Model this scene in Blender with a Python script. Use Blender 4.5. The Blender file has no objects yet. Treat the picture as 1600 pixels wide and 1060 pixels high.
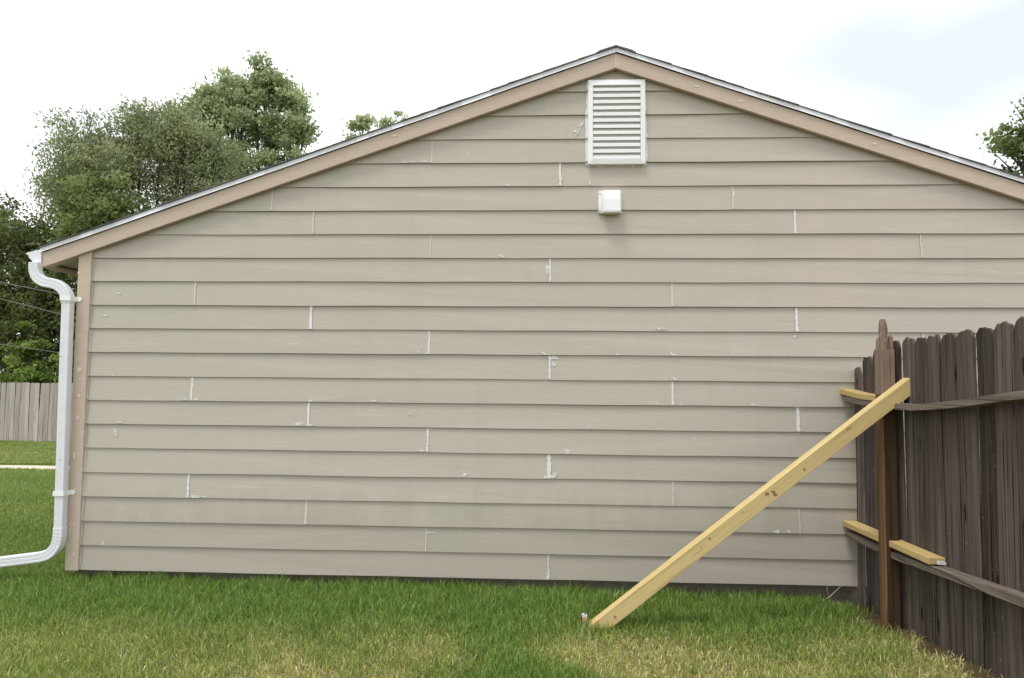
import bpy, bmesh, math, random
import numpy as np
from mathutils import Vector, Matrix

S = bpy.context.scene
COL = S.collection
R = math.radians
rnd = random.Random(7)
rng = np.random.default_rng(11)

# ------------------------------------------------------------------ camera
cam_d = bpy.data.cameras.new('camera')
cam = bpy.data.objects.new('camera', cam_d); COL.objects.link(cam)
YAW, PITCH, ROLL = -.0442, .0556, .0081
f_ = Vector((math.sin(YAW)*math.cos(PITCH), math.cos(YAW)*math.cos(PITCH), math.sin(PITCH)))
r_ = Vector((math.cos(YAW), -math.sin(YAW), 0)); u_ = r_.cross(f_)
rr = r_*math.cos(ROLL)+u_*math.sin(ROLL); uu = -r_*math.sin(ROLL)+u_*math.cos(ROLL)
M = Matrix((rr, uu, -f_)).transposed().to_4x4(); M.translation = Vector((-.0623, -5.0304, 1.4974))
cam.matrix_world = M
cam_d.sensor_width = 36.0; cam_d.lens = 1040/1600*36.0
cam_d.clip_start = .05; cam_d.clip_end = 2000
S.camera = cam

# ------------------------------------------------------------------ sky and sun
SUN_EL, SUN_AZ = R(68), R(220)          # azimuth clockwise from +Y (north): over the left shoulder
w = bpy.data.worlds.new('World'); S.world = w; w.use_nodes = True
nt = w.node_tree; nt.nodes.clear()
def wn(t, **k):
    n = nt.nodes.new(t)
    for a, b in k.items(): setattr(n, a, b)
    return n
out = wn('ShaderNodeOutputWorld'); bg = wn('ShaderNodeBackground')
sky = wn('ShaderNodeTexSky', sky_type='NISHITA', sun_disc=False)
sky.sun_elevation = SUN_EL; sky.sun_rotation = SUN_AZ; sky.dust_density = .6; sky.air_density = 1.3; sky.ozone_density = 2.0
tc = wn('ShaderNodeTexCoord'); mp = wn('ShaderNodeMapping'); mp.inputs['Scale'].default_value = (1, 1, 2.2)
mp.inputs['Location'].default_value = (4.11, 2.13, 6.39)
nz = wn('ShaderNodeTexNoise'); nz.inputs['Scale'].default_value = 1.3; nz.inputs['Detail'].default_value = 3; nz.inputs['Roughness'].default_value = .5
cr = wn('ShaderNodeValToRGB'); cr.color_ramp.elements[0].position = .30; cr.color_ramp.elements[0].color = (.56,)*3+(1,)
cr.color_ramp.elements[1].position = .51; cr.color_ramp.elements[1].color = (1,)*3+(1,)
mx = wn('ShaderNodeMix', data_type='RGBA')
CLOUD = 12.0
mx.inputs['B'].default_value = (CLOUD*.965, CLOUD*.982, CLOUD, 1)
bg.inputs['Strength'].default_value = .12
nt.links.new(tc.outputs['Generated'], mp.inputs['Vector']); nt.links.new(mp.outputs[0], nz.inputs['Vector'])
nt.links.new(nz.outputs['Fac'], cr.inputs['Fac']); nt.links.new(cr.outputs['Color'], mx.inputs['Factor'])
nt.links.new(sky.outputs[0], mx.inputs['A']); nt.links.new(mx.outputs['Result'], bg.inputs['Color'])
nt.links.new(bg.outputs[0], out.inputs[0])

sl = bpy.data.lights.new('sun', 'SUN'); sl.energy = 2.1; sl.angle = R(18); sl.color = (1, .965, .90)
so = bpy.data.objects.new('sun', sl); COL.objects.link(so)
sd = Vector((math.sin(SUN_AZ)*math.cos(SUN_EL), math.cos(SUN_AZ)*math.cos(SUN_EL), math.sin(SUN_EL)))
so.rotation_euler = (-sd).to_track_quat('-Z', 'Y').to_euler(); so.location = (-4, -12, 14)

S.view_settings.view_transform = 'Standard'; S.view_settings.look = 'None'
S.view_settings.gamma = 1; S.view_settings.exposure = 0.0
S.render.engine = 'CYCLES'
S.cycles.use_denoising = True
S.cycles.max_bounces = 6; S.cycles.diffuse_bounces = 3; S.cycles.transparent_max_bounces = 12

# ------------------------------------------------------------------ materials
def lin(c): return tuple((v/12.92 if v <= .04045 else ((v+.055)/1.055)**2.4) for v in [q/255 for q in c])
class Mat:
    """small wrapper for building node trees"""
    def __init__(s, name, rough=.7, spec=.3):
        s.m = bpy.data.materials.new(name); s.m.use_nodes = True; s.t = s.m.node_tree
        s.b = s.t.nodes['Principled BSDF']; s.b.inputs['Roughness'].default_value = rough
        s.b.inputs['Specular IOR Level'].default_value = spec
    def n(s, t, **k):
        n = s.t.nodes.new(t)
        for a, b in k.items(): setattr(n, a, b)
        return n
    def l(s, a, b): s.t.links.new(a, b)
    def coord(s, scale=(1, 1, 1), rand=0.0, kind='Object'):
        tcn = s.n('ShaderNodeTexCoord'); m = s.n('ShaderNodeMapping'); m.inputs['Scale'].default_value = scale
        if rand:
            oi = s.n('ShaderNodeObjectInfo'); v = s.n('ShaderNodeVectorMath', operation='SCALE'); v.inputs[0].default_value = (rand, rand*.7, rand*.37)
            s.l(oi.outputs['Random'], v.inputs['Scale']); a = s.n('ShaderNodeVectorMath', operation='ADD')
            s.l(tcn.outputs[kind], m.inputs[0]); s.l(m.outputs[0], a.inputs[0]); s.l(v.outputs[0], a.inputs[1]); return a.outputs[0]
        s.l(tcn.outputs[kind], m.inputs[0]); return m.outputs[0]
    def noise(s, vec, scale, detail=4, rough=.55, dist=0):
        n = s.n('ShaderNodeTexNoise'); n.inputs['Scale'].default_value = scale; n.inputs['Detail'].default_value = detail
        n.inputs['Roughness'].default_value = rough; n.inputs['Distortion'].default_value = dist; s.l(vec, n.inputs['Vector']); return n.outputs['Fac']
    def ramp(s, fac, stops):
        r = s.n('ShaderNodeValToRGB'); e = r.color_ramp.elements
        while len(e) < len(stops): e.new(.5)
        for el, (p, c) in zip(e, stops):
            el.position = p; el.color = (c,)*3+(1,) if isinstance(c, (int, float)) else tuple(c)+(1,)
        s.l(fac, r.inputs[0]); return r.outputs[0]
    def mix(s, fac, a, b, mode='MIX'):
        m = s.n('ShaderNodeMix', data_type='RGBA', blend_type=mode)
        for k, v in (('Factor', fac), ('A', a), ('B', b)):
            if hasattr(v, 'node'): s.l(v, m.inputs[k])
            elif k == 'Factor': m.inputs[k].default_value = v
            else: m.inputs[k].default_value = tuple(v)+(1,)
        return m.outputs['Result']
    def rand(s):
        return s.n('ShaderNodeObjectInfo').outputs['Random']
    def color(s, c):
        if hasattr(c, 'node'): s.l(c, s.b.inputs['Base Color'])
        else: s.b.inputs['Base Color'].default_value = tuple(c)+(1,)
    def bump(s, h, strength=.3, dist=.002):
        b = s.n('ShaderNodeBump'); b.inputs['Strength'].default_value = strength; b.inputs['Distance'].default_value = dist
        s.l(h, b.inputs['Height']); s.l(b.outputs[0], s.b.inputs['Normal'])

def mat_siding():
    M_ = Mat('siding_primer', .62, .25)
    v = M_.coord((1, 1, 1), 9); g = M_.noise(v, 1.1, 3, .5)
    tone = M_.mix(M_.rand(), lin((182, 177, 164)), lin((184, 177.5, 166)))
    blot = M_.mix(M_.ramp(g, [(.38, 0.0), (.62, 1.0)]), tone, lin((186, 178, 167)))
    vs = M_.coord((2.2, 1, 60), 9); st = M_.noise(vs, 1.6, 6, .65, .4)
    clus = M_.noise(M_.coord((1.6, 1, 5), 5), 1.3, 2)
    m1 = M_.n('ShaderNodeMath', operation='MULTIPLY'); M_.l(M_.ramp(st, [(.57, 0.0), (.66, 1.0)]), m1.inputs[0]); M_.l(M_.ramp(clus, [(.50, 0.0), (.64, .55)]), m1.inputs[1])
    c = M_.mix(m1.outputs[0], blot, lin((206, 200, 188)))
    dk = M_.ramp(st, [(.34, .92), (.46, 1.0)])
    c = M_.mix(.7, c, dk, 'MULTIPLY')
    spl = M_.noise(M_.coord((1, 1, 1), 3), 26, 2, .5); c = M_.mix(M_.ramp(spl, [(.77, 0.0), (.80, .6)]), c, lin((225, 222, 214)))
    # light falloff towards the ground painted in brown, broken up by streaky noise
    sp_ = M_.n('ShaderNodeSeparateXYZ'); M_.l(M_.coord(), sp_.inputs[0]); gr = M_.noise(M_.coord((1, 1, .35)), 5, 5, .65)
    ad = M_.n('ShaderNodeMath', operation='MULTIPLY_ADD'); M_.l(gr, ad.inputs[0]); ad.inputs[1].default_value = -.7; M_.l(sp_.outputs['Z'], ad.inputs[2])
    c = M_.mix(M_.ramp(ad.outputs[0], [(-.05, .22), (.3, 0.0)]), c, lin((128, 116, 98)))
    stn = M_.noise(M_.coord((2.4, 1, .3)), 2.2, 5, .6); c = M_.mix(M_.ramp(stn, [(.52, 0.0), (.74, .14)]), c, lin((160, 154, 138)))
    M_.color(c); M_.bump(st, .35, .0015); return M_.m
def mat_trim():
    M_ = Mat('trim_primer', .62, .25)
    v = M_.coord((1, 1, 1), 6); g = M_.noise(v, 3, 4)
    c = M_.mix(g, lin((196, 178, 161)), lin((190, 175, 161)))
    st = M_.noise(M_.coord((4, 4, 22), 4), 2.2, 6, .6, .8)
    c = M_.mix(M_.ramp(st, [(.56, 0.0), (.68, .45)]), c, lin((216, 200, 184)))
    M_.color(c); M_.bump(st, .4, .0015); return M_.m
def mat_plain(name, c, rough=.5, var=.06, scale=8, spec=.4, dirt=None, dirt_amt=.3, bump=0):
    M_ = Mat(name, rough, spec); v = M_.coord((1, 1, 1), 5); g = M_.noise(v, scale, 5)
    lo = tuple(q*(1-var) for q in c); col = M_.mix(g, lo, tuple(min(1, q*(1+var)) for q in c))
    if dirt:
        g2 = M_.noise(v, scale*2.3, 6, .65); col = M_.mix(M_.ramp(g2, [(.5, 0.0), (.75, dirt_amt)]), col, dirt)
    M_.color(col)
    if bump: M_.bump(g, bump, .002)
    return M_.m
def mat_wood(name, a, b, c_dark, axis='z', grain=38, rough=.8, rand_val=.25, streak=.5, knots=True, speck=None, bump=.5):
    M_ = Mat(name, rough, .15)
    sc = {'z': (grain, grain, 1.1), 'x': (1.1, grain, grain), 'y': (grain, 1.1, grain)}[axis]
    v = M_.coord(sc, 17); g = M_.noise(v, 1.0, 6, .62, .6)
    v2 = M_.coord(tuple(.25*q if q > 2 else .6 for q in sc), 23); g2 = M_.noise(v2, 1.0, 4, .5)
    c = M_.mix(M_.ramp(g2, [(.3, 0.0), (.7, 1.0)]), a, b)
    c = M_.mix(M_.ramp(g, [(.34, streak), (.47, 0.0)]), c, c_dark)
    ck = M_.noise(M_.coord(tuple(q*1.7 if q > 2 else .5 for q in sc), 41), 1.0, 2, .5, 1.2); c = M_.mix(M_.ramp(ck, [(.27, streak), (.31, 0.0)]), c, tuple(.35*q for q in c_dark))
    if knots:
        vo = M_.n('ShaderNodeTexVoronoi'); vo.inputs['Scale'].default_value = 1.0
        ks = {'z': (9, 9, 2.2), 'x': (2.2, 9, 9), 'y': (9, 2.2, 9)}[axis]
        M_.l(M_.coord(ks, 31), vo.inputs['Vector'])
        c = M_.mix(M_.ramp(vo.outputs['Distance'], [(.07, .85), (.15, 0.0)]), c, c_dark)
    hsv = M_.n('ShaderNodeHueSaturation'); mr = M_.n('ShaderNodeMapRange'); M_.l(M_.rand(), mr.inputs[0])
    mr.inputs[3].default_value = 1-rand_val; mr.inputs[4].default_value = 1+rand_val; M_.l(mr.outputs[0], hsv.inputs['Value']); M_.l(c, hsv.inputs['Color']); c = hsv.outputs[0]
    if speck:
        sp = M_.noise(M_.coord((1, 1, .6), 3), 60, 3, .6); c = M_.mix(M_.ramp(sp, [(.66, 0.0), (.74, .6)]), c, speck)
    M_.color(c); M_.bump(g, bump, .003); return M_.m

m_siding = mat_siding(); m_trim = mat_trim()
m_white = mat_plain('white_painted_metal', lin((224, 226, 232)), .38, .05, 7, .45, lin((150, 150, 145)), .18)
m_vinyl = mat_plain('white_vinyl', lin((238, 239, 240)), .42, .03, 6, .4)
m_hole = mat_plain('vent_screen', lin((186, 190, 184)), .9, .1, 30)
m_caulk = mat_plain('fresh_white_caulk', lin((218, 218, 217)), .55, .05, 30)
m_caulk2 = mat_plain('thin_dry_caulk', lin((202, 199, 190)), .6, .05, 30)
def mat_smear():
    M_ = Mat('smeared_caulk', .6, .3); v = M_.coord((1, 1, 1), 4); g = M_.noise(v, 45, 4, .6)
    M_.color(lin((216, 215, 211))); M_.l(M_.ramp(g, [(.30, .25), (.55, .95)]), M_.b.inputs['Alpha']); return M_.m
m_smear = mat_smear()
m_conc = mat_plain('foundation_concrete', lin((112, 104, 94)), .9, .22, 9, .2, lin((70, 62, 52)), .6, .5)
m_soffit = mat_plain('soffit_board', lin((176, 170, 156)), .7, .05, 6)
m_shingle = mat_plain('asphalt_shingle', lin((112, 112, 118)), .95, .3, 60, .15, lin((50, 50, 54)), .7, .8)
m_sheath = mat_plain('wall_sheathing', lin((120, 110, 96)), .9, .1, 4)
m_picket = mat_wood('weathered_fence_wood', lin((108, 98, 92)), lin((70, 62, 58)), lin((25, 21, 19)), 'z', 75, .9, .34, 1.0, True, lin((140, 136, 132)), .8)
m_rail = mat_wood('weathered_rail_wood', lin((142, 131, 121)), lin((98, 88, 80)), lin((38, 32, 28)), 'y', 90, .85, .08, .8, True, None, .8)
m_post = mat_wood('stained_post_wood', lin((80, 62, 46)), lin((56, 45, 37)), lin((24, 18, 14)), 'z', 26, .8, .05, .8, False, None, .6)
m_postgrey = mat_wood('rotten_post_wood', lin((150, 132, 118)), lin((118, 100, 88)), lin((70, 56, 46)), 'z', 40, .9, .05, .6, False, None, 1.0)
m_pine = mat_wood('new_pine_brace', lin((210, 189, 138)), lin((196, 174, 121)), lin((154, 126, 78)), 'x', 60, .7, .03, .6, False, None, .2)
m_piney = mat_wood('new_pine_splint', lin((198, 176, 126)), lin((182, 158, 106)), lin((132, 104, 62)), 'y', 26, .6, .05, .4, True, None, .2)
m_bgfence = mat_wood('bleached_fence_wood', lin((190, 181, 174)), lin((166, 158, 150)), lin((122, 114, 104)), 'z', 20, .9, .2, .6, False, None, .3)
m_bark = mat_wood('tree_bark', lin((92, 82, 70)), lin((70, 62, 54)), lin((38, 33, 29)), 'z', 12, .95, .15, .6, False)
m_knot = mat_plain('pine_knot', lin((150, 118, 74)), .6, .25, 60)
m_ink = mat_plain('stamp_ink', lin((96, 84, 58)), .7, .1, 60)
m_steel = mat_plain('screw_steel', lin((120, 120, 120)), .4, .1, 30)
m_tag = mat_plain('paper_tag', lin((228, 230, 240)), .6, .03, 30)
m_red = mat_plain('stake_wood', lin((196, 150, 116)), .7, .1, 30)
m_cable = mat_plain('cable_sheath', lin((118, 118, 116)), .6, .05, 4)
m_path = mat_plain('path_concrete', lin((205, 190, 172)), .9, .08, 3)

def mat_attr(name, rough, transl=.0, spec=.2, var=None):
    M_ = Mat(name, rough, spec); a = M_.n('ShaderNodeAttribute'); a.attribute_name = 'tint'
    M_.color(a.outputs['Color'])
    if transl:
        t = M_.n('ShaderNodeBsdfTranslucent'); mixs = M_.n('ShaderNodeMixShader'); mixs.inputs[0].default_value = transl
        o = M_.t.nodes['Material Output']; M_.l(a.outputs['Color'], t.inputs[0])
        M_.l(M_.b.outputs[0], mixs.inputs[1]); M_.l(t.outputs[0], mixs.inputs[2]); M_.l(mixs.outputs[0], o.inputs[0])
    return M_.m
m_grass = mat_attr('grass_blades', .38, .3, .5)
m_leaf = mat_attr('tree_leaves', .45, .5, .4)
def mat_ground():
    M_ = Mat('lawn_soil', .95, .1); v = M_.coord(); a = M_.n('ShaderNodeAttribute'); a.attribute_name = 'tint'
    g = M_.noise(v, 14, 6, .7); c = M_.mix(M_.ramp(g, [(.35, .55), (.65, 1.15)]), (0, 0, 0), a.outputs['Color'])
    c = M_.mix(1.0, a.outputs['Color'], M_.ramp(g, [(.3, .6), (.7, 1.0)]), 'MULTIPLY')
    M_.color(c); M_.bump(M_.noise(v, 60, 4), .8, .01); return M_.m
m_ground = mat_ground()

# ------------------------------------------------------------------ object helpers
def obj(name, me, mat, parent=None, smooth=False):
    o = bpy.data.objects.new(name, me); COL.objects.link(o)
    if mat and not me.materials: me.materials.append(mat)
    if parent:
        o.parent = parent
        q = parent; t = Vector((0, 0, 0))
        while q: t += q.location; q = q.parent
        o.matrix_parent_inverse = Matrix.Translation(-t) if parent.type == 'EMPTY' and not parent.parent else Matrix.Identity(4)
    if smooth: me.shade_smooth()
    return o
def tag(o, label=None, cat=None, group=None, kind=None):
    if label: o['label'] = label
    if cat: o['category'] = cat
    if group: o['group'] = group
    if kind: o['kind'] = kind
    return o
def empty(name, loc, label, cat, group=None):
    o = bpy.data.objects.new(name, None); COL.objects.link(o); o.location = loc; o.empty_display_size = .1
    return tag(o, label, cat, group)
class MB:
    def __init__(s): s.v = []; s.f = []
    def add(s, vs, fs):
        k = len(s.v); s.v += [tuple(q) for q in vs]; s.f += [tuple(i+k for i in f) for f in fs]; return s
    def box(s, x0, x1, y0, y1, z0, z1):
        return s.add([(x0, y0, z0), (x1, y0, z0), (x1, y1, z0), (x0, y1, z0), (x0, y0, z1), (x1, y0, z1), (x1, y1, z1), (x0, y1, z1)],
                     [(0, 3, 2, 1), (4, 5, 6, 7), (0, 1, 5, 4), (1, 2, 6, 5), (2, 3, 7, 6), (3, 0, 4, 7)])
    def prism(s, poly, ax):
        """poly: list of front points; ax: vector to the back face"""
        n = len(poly); ax = Vector(ax); b = [Vector(p)+ax for p in poly]
        return s.add([*poly, *b], [tuple(range(n)), tuple(range(2*n-1, n-1, -1))]+[(i, n+i, n+(i+1) % n, (i+1) % n) for i in range(n)])
    def loft(s, rings, cap=True, closed=True):
        n = len(rings[0]); vs = [p for r in rings for p in r]; fs = []
        for i in range(len(rings)-1):
            for j in range(n if closed else n-1):
                a = i*n+j; b = i*n+(j+1) % n; fs.append((a, b, b+n, a+n))
        if cap: fs += [tuple(range(n-1, -1, -1)), tuple((len(rings)-1)*n+i for i in range(n))]
        return s.add(vs, fs)
    def tube(s, pts, rad, n=8):
        rings = []; pts = [Vector(p) for p in pts]
        for i, p in enumerate(pts):
            d = (pts[min(i+1, len(pts)-1)]-pts[max(i-1, 0)]).normalized()
            a = d.cross(Vector((0, 0, 1)) if abs(d.z) < .9 else Vector((1, 0, 0))).normalized(); b = d.cross(a)
            r = rad[i] if hasattr(rad, '__len__') else rad
            rings.append([p+(a*math.cos(t)+b*math.sin(t))*r for t in [2*math.pi*k/n for k in range(n)]])
        return s.loft(rings)
    def mesh(s, name, bevel=0, seg=2, fix=True):
        me = bpy.data.meshes.new(name); me.from_pydata([tuple(p) for p in s.v], [], s.f)
        if fix or bevel:
            bm = bmesh.new(); bm.from_mesh(me)
            if bevel: bmesh.ops.bevel(bm, geom=list(bm.edges), offset=bevel, segments=seg, profile=.5, affect='EDGES')
            if fix: bmesh.ops.recalc_face_normals(bm, faces=bm.faces)
            bm.to_mesh(me); bm.free()
        return me
    def build(s, name, mat, parent=None, bevel=0, seg=2, smooth=False):
        return obj(name, s.mesh(name, bevel, seg), mat, parent, smooth)
def big_mesh(name, v, loops, nper, tint=None):
    """fast mesh: v (N,3), loops (F,nper) int, tint (N,3)"""
    me = bpy.data.meshes.new(name); F = len(loops)
    me.vertices.add(len(v)); me.vertices.foreach_set('co', np.ascontiguousarray(v, np.float32).ravel())
    me.loops.add(F*nper); me.loops.foreach_set('vertex_index', np.ascontiguousarray(loops, np.int32).ravel())
    me.polygons.add(F); me.polygons.foreach_set('loop_start', np.arange(0, F*nper, nper, dtype=np.int32))
    me.update(calc_edges=True)
    if tint is not None:
        a = me.attributes.new('tint', 'FLOAT_COLOR', 'POINT'); c = np.ones((len(v), 4), np.float32); c[:, :3] = tint
        a.data.foreach_set('color', c.ravel())
    return me
def smooth_noise(x, y, scale, seed):
    g = np.random.default_rng(seed).random((64, 64)); u = np.asarray(x)/scale+31.3; v = np.asarray(y)/scale+17.7
    i = np.floor(u).astype(int); j = np.floor(v).astype(int); a = u-i; b = v-j; a = a*a*(3-2*a); b = b*b*(3-2*b)
    G = lambda p, q: g[p % 64, q % 64]
    return (G(i, j)*(1-a)+G(i+1, j)*a)*(1-b)+(G(i, j+1)*(1-a)+G(i+1, j+1)*a)*b
def sstep(a, b, x): t = np.clip((x-a)/(b-a), 0, 1); return t*t*(3-2*t)

# ------------------------------------------------------------------ ground
def ground_z(x, y):
    x = np.asarray(x, float); y = np.asarray(y, float)
    zw = np.interp(x, [-9, -4, -.7, 2.2, 6], [-.095, -.085, -.095, -.135, -.14])
    sl_ = np.interp(x, [-4, .3, 1.5, 2.3, 5], [.0, .012, .045, .098, .10])
    near = zw+sl_*np.clip(-y, 0, 2.2)
    back = np.interp(y, [0, 3, 7.55, 7.62, 9.0, 14.5, 30], [0, -.09, -.29, -.29, -.36, -.55, -.7])
    z = near+np.where(y > 0, back, 0)
    z = z+np.where((y > 8.05), .07, 0)                 # raised lawn edge beyond the path
    d = np.hypot(x, y); z = z+(smooth_noise(x, y, .9, 3)-.5)*.022*np.clip((np.abs(y)-.1), 0, 1)
    return z
GREEN = np.array(lin((138, 162, 76))); GREEN2 = np.array(lin((110, 142, 58))); STRAW = np.array(lin((216, 204, 152))); YG = np.array(lin((176, 180, 98)))
SOIL = np.array(lin((92, 76, 58)))
def dryness(x, y):
    n = smooth_noise(x, y, .62, 5)*.55+smooth_noise(x, y, .2, 6)*.3+smooth_noise(x, y, 1.4, 8)*.3
    band = sstep(.62, 1.25, -np.asarray(y))
    left = 1-.7*sstep(1.1, 2.1, -np.asarray(x))
    edge = sstep(1.45, 2.0, np.asarray(x))*.35*sstep(.2, .8, -np.asarray(y))
    return np.clip((band*left*1.05+edge)*(n*2.8-.74)+.25*(n-.5), 0, 1)
def soil_mask(x, y):
    n = smooth_noise(x, y, .16, 12)-.5
    fence_side = sstep(1.93, 2.12, np.asarray(x)+n*.22-.03*np.clip(-y, 0, 3))*(np.asarray(y) < .05)*(np.asarray(x) < 2.8)
    return fence_side
def axis(lo, hi, n, far):
    core = np.linspace(lo, hi, n); a = lo-np.geomspace(.3, far, 16)[::-1]; b = hi+np.geomspace(.3, far, 16); return np.concatenate([a, core, b])
gx = axis(-16, 5, 170, 400); gy = np.unique(np.concatenate([axis(-5.5, 16, 170, 400), [7.5, 7.56, 8.02, 8.05, 8.08]]))
X, Y = np.meshgrid(gx, gy); Z = ground_z(X, Y)
v = np.stack([X, Y, Z], -1).reshape(-1, 3); nx = len(gx); ny = len(gy)
ii = (np.arange(ny-1)[:, None]*nx+np.arange(nx-1)[None]).ravel()
loops = np.stack([ii, ii+1, ii+nx+1, ii+nx], -1)
d = dryness(v[:, 0], v[:, 1])[:, None]; so_ = soil_mask(v[:, 0], v[:, 1])[:, None]
base = (np.array(lin((74, 76, 42))))*(1-d)+np.array(lin((128, 112, 76)))*d
far_l = sstep(-4, -6, v[:, 0])[:, None]*0+sstep(.5, 3, v[:, 1])[:, None]
far_l = np.maximum(far_l, sstep(4.4, 5.2, -v[:, 0])[:, None])
base = base*(1-far_l)+np.array(lin((104, 122, 56)))*far_l*.9
base = base*(1-so_)+SOIL*so_
gme = big_mesh('lawn', v, loops, 4, base); gme.shade_smooth()
tag(obj('lawn', gme, m_ground), 'mown lawn sloping beside the garage', kind='structure')

# concrete path across the side yard
pm = MB()
xs = np.linspace(-22, -6.5, 32); rings = []
for x in xs:
    z = float(ground_z(x, 7.7)); rings.append([(x, 7.52, z-.06), (x, 7.52, z+.02), (x, 8.0, z+.02), (x, 8.0, z-.06)])
pm.loft(rings); tag(pm.build('path', m_path), 'narrow pale concrete path across the side yard', kind='structure')

# ------------------------------------------------------------------ house
EX = .1841; XC = .49; TOP = 3.998; SL = .346; XL = -3.668; XR = 4.648; DEPTH = 7.4
def roof_z(x): return TOP-SL*abs(x-XC)
house = empty('garage', (XC, 0, 0), 'beige primed lap siding garage gable wall with white caulked joints', 'garage')
def face_y(c, z):                                   # outer face of course c at height z
    t = (z-c*EX)/EX; return -(.0215-.0125*t)
def clip(poly, fn):
    o = []
    for i in range(len(poly)):
        a, b = poly[i], poly[(i+1) % len(poly)]; fa, fb = fn(a), fn(b)
        if fa >= 0: o.append(a)
        if fa*fb < 0: t = fa/(fa-fb); o.append((a[0]+(b[0]-a[0])*t, a[1]+(b[1]-a[1])*t))
    return o
n_ = lambda k: (k-3)*.9144
JOINTS = {0: [3], 1: [2, 6], 2: [1, 5], 3: [0, 4], 4: [3], 5: [2, 6], 6: [1, 5], 7: [0, 4], 8: [3], 9: [2, 6], 10: [1, 5], 11: [0, 4], 12: [3], 13: [2, 6], 14: [1, 5], 15: [.37+.27, 4.5], 16: [3.08], 17: [2]}
joint_x = []
for c in range(21):
    cuts = [-3.563]+sorted(n_(k) for k in JOINTS.get(c, []) if n_(k) < 4.5)+[4.54]
    for x in cuts[1:-1]: joint_x.append((c, x))
    for a, b in zip(cuts[:-1], cuts[1:]):
        zb = c*EX+rnd.uniform(-.0015, .0015); zt = (c+1)*EX+.022
        poly = [(a+.0012, zb), (b-.0012, zb), (b-.0012, zt), (a+.0012, zt)]
        for fn in (lambda p: TOP-.075-SL*(p[0]-XC)-p[1], lambda p: TOP-.075+SL*(p[0]-XC)-p[1]): poly = clip(poly, fn) if poly else poly
        if len(poly) < 3 or max(p[0] for p in poly)-min(p[0] for p in poly) < .02: continue
        dy = rnd.uniform(-.0012, .0012)
        fine = []; ph_ = rnd.uniform(0, 6)
        for q in range(len(poly)):                       # gently wavy lower edge
            p0_, p1_ = poly[q], poly[(q+1) % len(poly)]; fine.append(p0_)
            if abs(p0_[1]-zb) < 1e-6 and abs(p1_[1]-zb) < 1e-6:
                ns = max(2, int(abs(p1_[0]-p0_[0])/.2))
                fine += [(p0_[0]+(p1_[0]-p0_[0])*u/ns, zb+.0012*math.sin(ph_+u*.9)+rnd.uniform(-.0006, .0006)) for u in range(1, ns)]
        poly = fine
        pts = [(p[0], face_y(c, p[1])+dy+.0012*math.sin(ph_+p[0]*2.1), p[1]) for p in poly]
        mb = MB(); n = len(pts); back = [(p[0], p[1]+.009, p[2]) for p in pts]
        mb.add(pts+back, [tuple(range(n)), tuple(range(2*n-1, n-1, -1))]+[(i, n+i, n+(i+1) % n, (i+1) % n) for i in range(n)])
        mb.build('siding_board', m_siding, house)
# side wall boards
for c in range(14):
    zb = c*EX; zt = (c+1)*EX+.02; ys_ = .092
    if zt > 2.5: zt = 2.5
    MB().add([(XL-.022, ys_, zb), (XL-.006, ys_, zt), (XL-.006, DEPTH, zt), (XL-.022, DEPTH, zb), (XL-.014, ys_, zb), (XL+.002, ys_, zt), (XL+.002, DEPTH, zt), (XL-.014, DEPTH, zb)],
             [(0, 1, 2, 3), (4, 7, 6, 5), (0, 4, 5, 1), (1, 5, 6, 2), (2, 6, 7, 3), (3, 7, 4, 0)]).build('siding_board', m_siding, house)
sh = MB(); sh.prism([(XL+.003, .012, -.02), (XR, .012, -.02), (XR, .012, roof_z(XR)-.1), (XC, .012, TOP-.1), (XL+.003, .012, roof_z(XL)-.1)], (0, DEPTH-.02, 0))
sh.build('wall_sheathing', m_sheath, house)
MB().box(XL+.035, XR-.03, .03, DEPTH-.03, -.7, -.021).build('foundation', m_conc, house)
# corner boards (the front one and the one on the side wall)
cb = MB().box(XL, -3.566, -.040, .004, -.004, roof_z(-3.6)-.09); cb.build('corner_board', m_trim, house, .002, 1)
MB().box(XL-.034, XL-.001, .005, .09, -.004, roof_z(XL-.02)-.12).build('corner_board', m_trim, house, .002, 1)
MB().box(4.545, XR, -.036, .004, -.004, roof_z(4.6)-.09).build('corner_board', m_trim, house, .002, 1)
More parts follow.
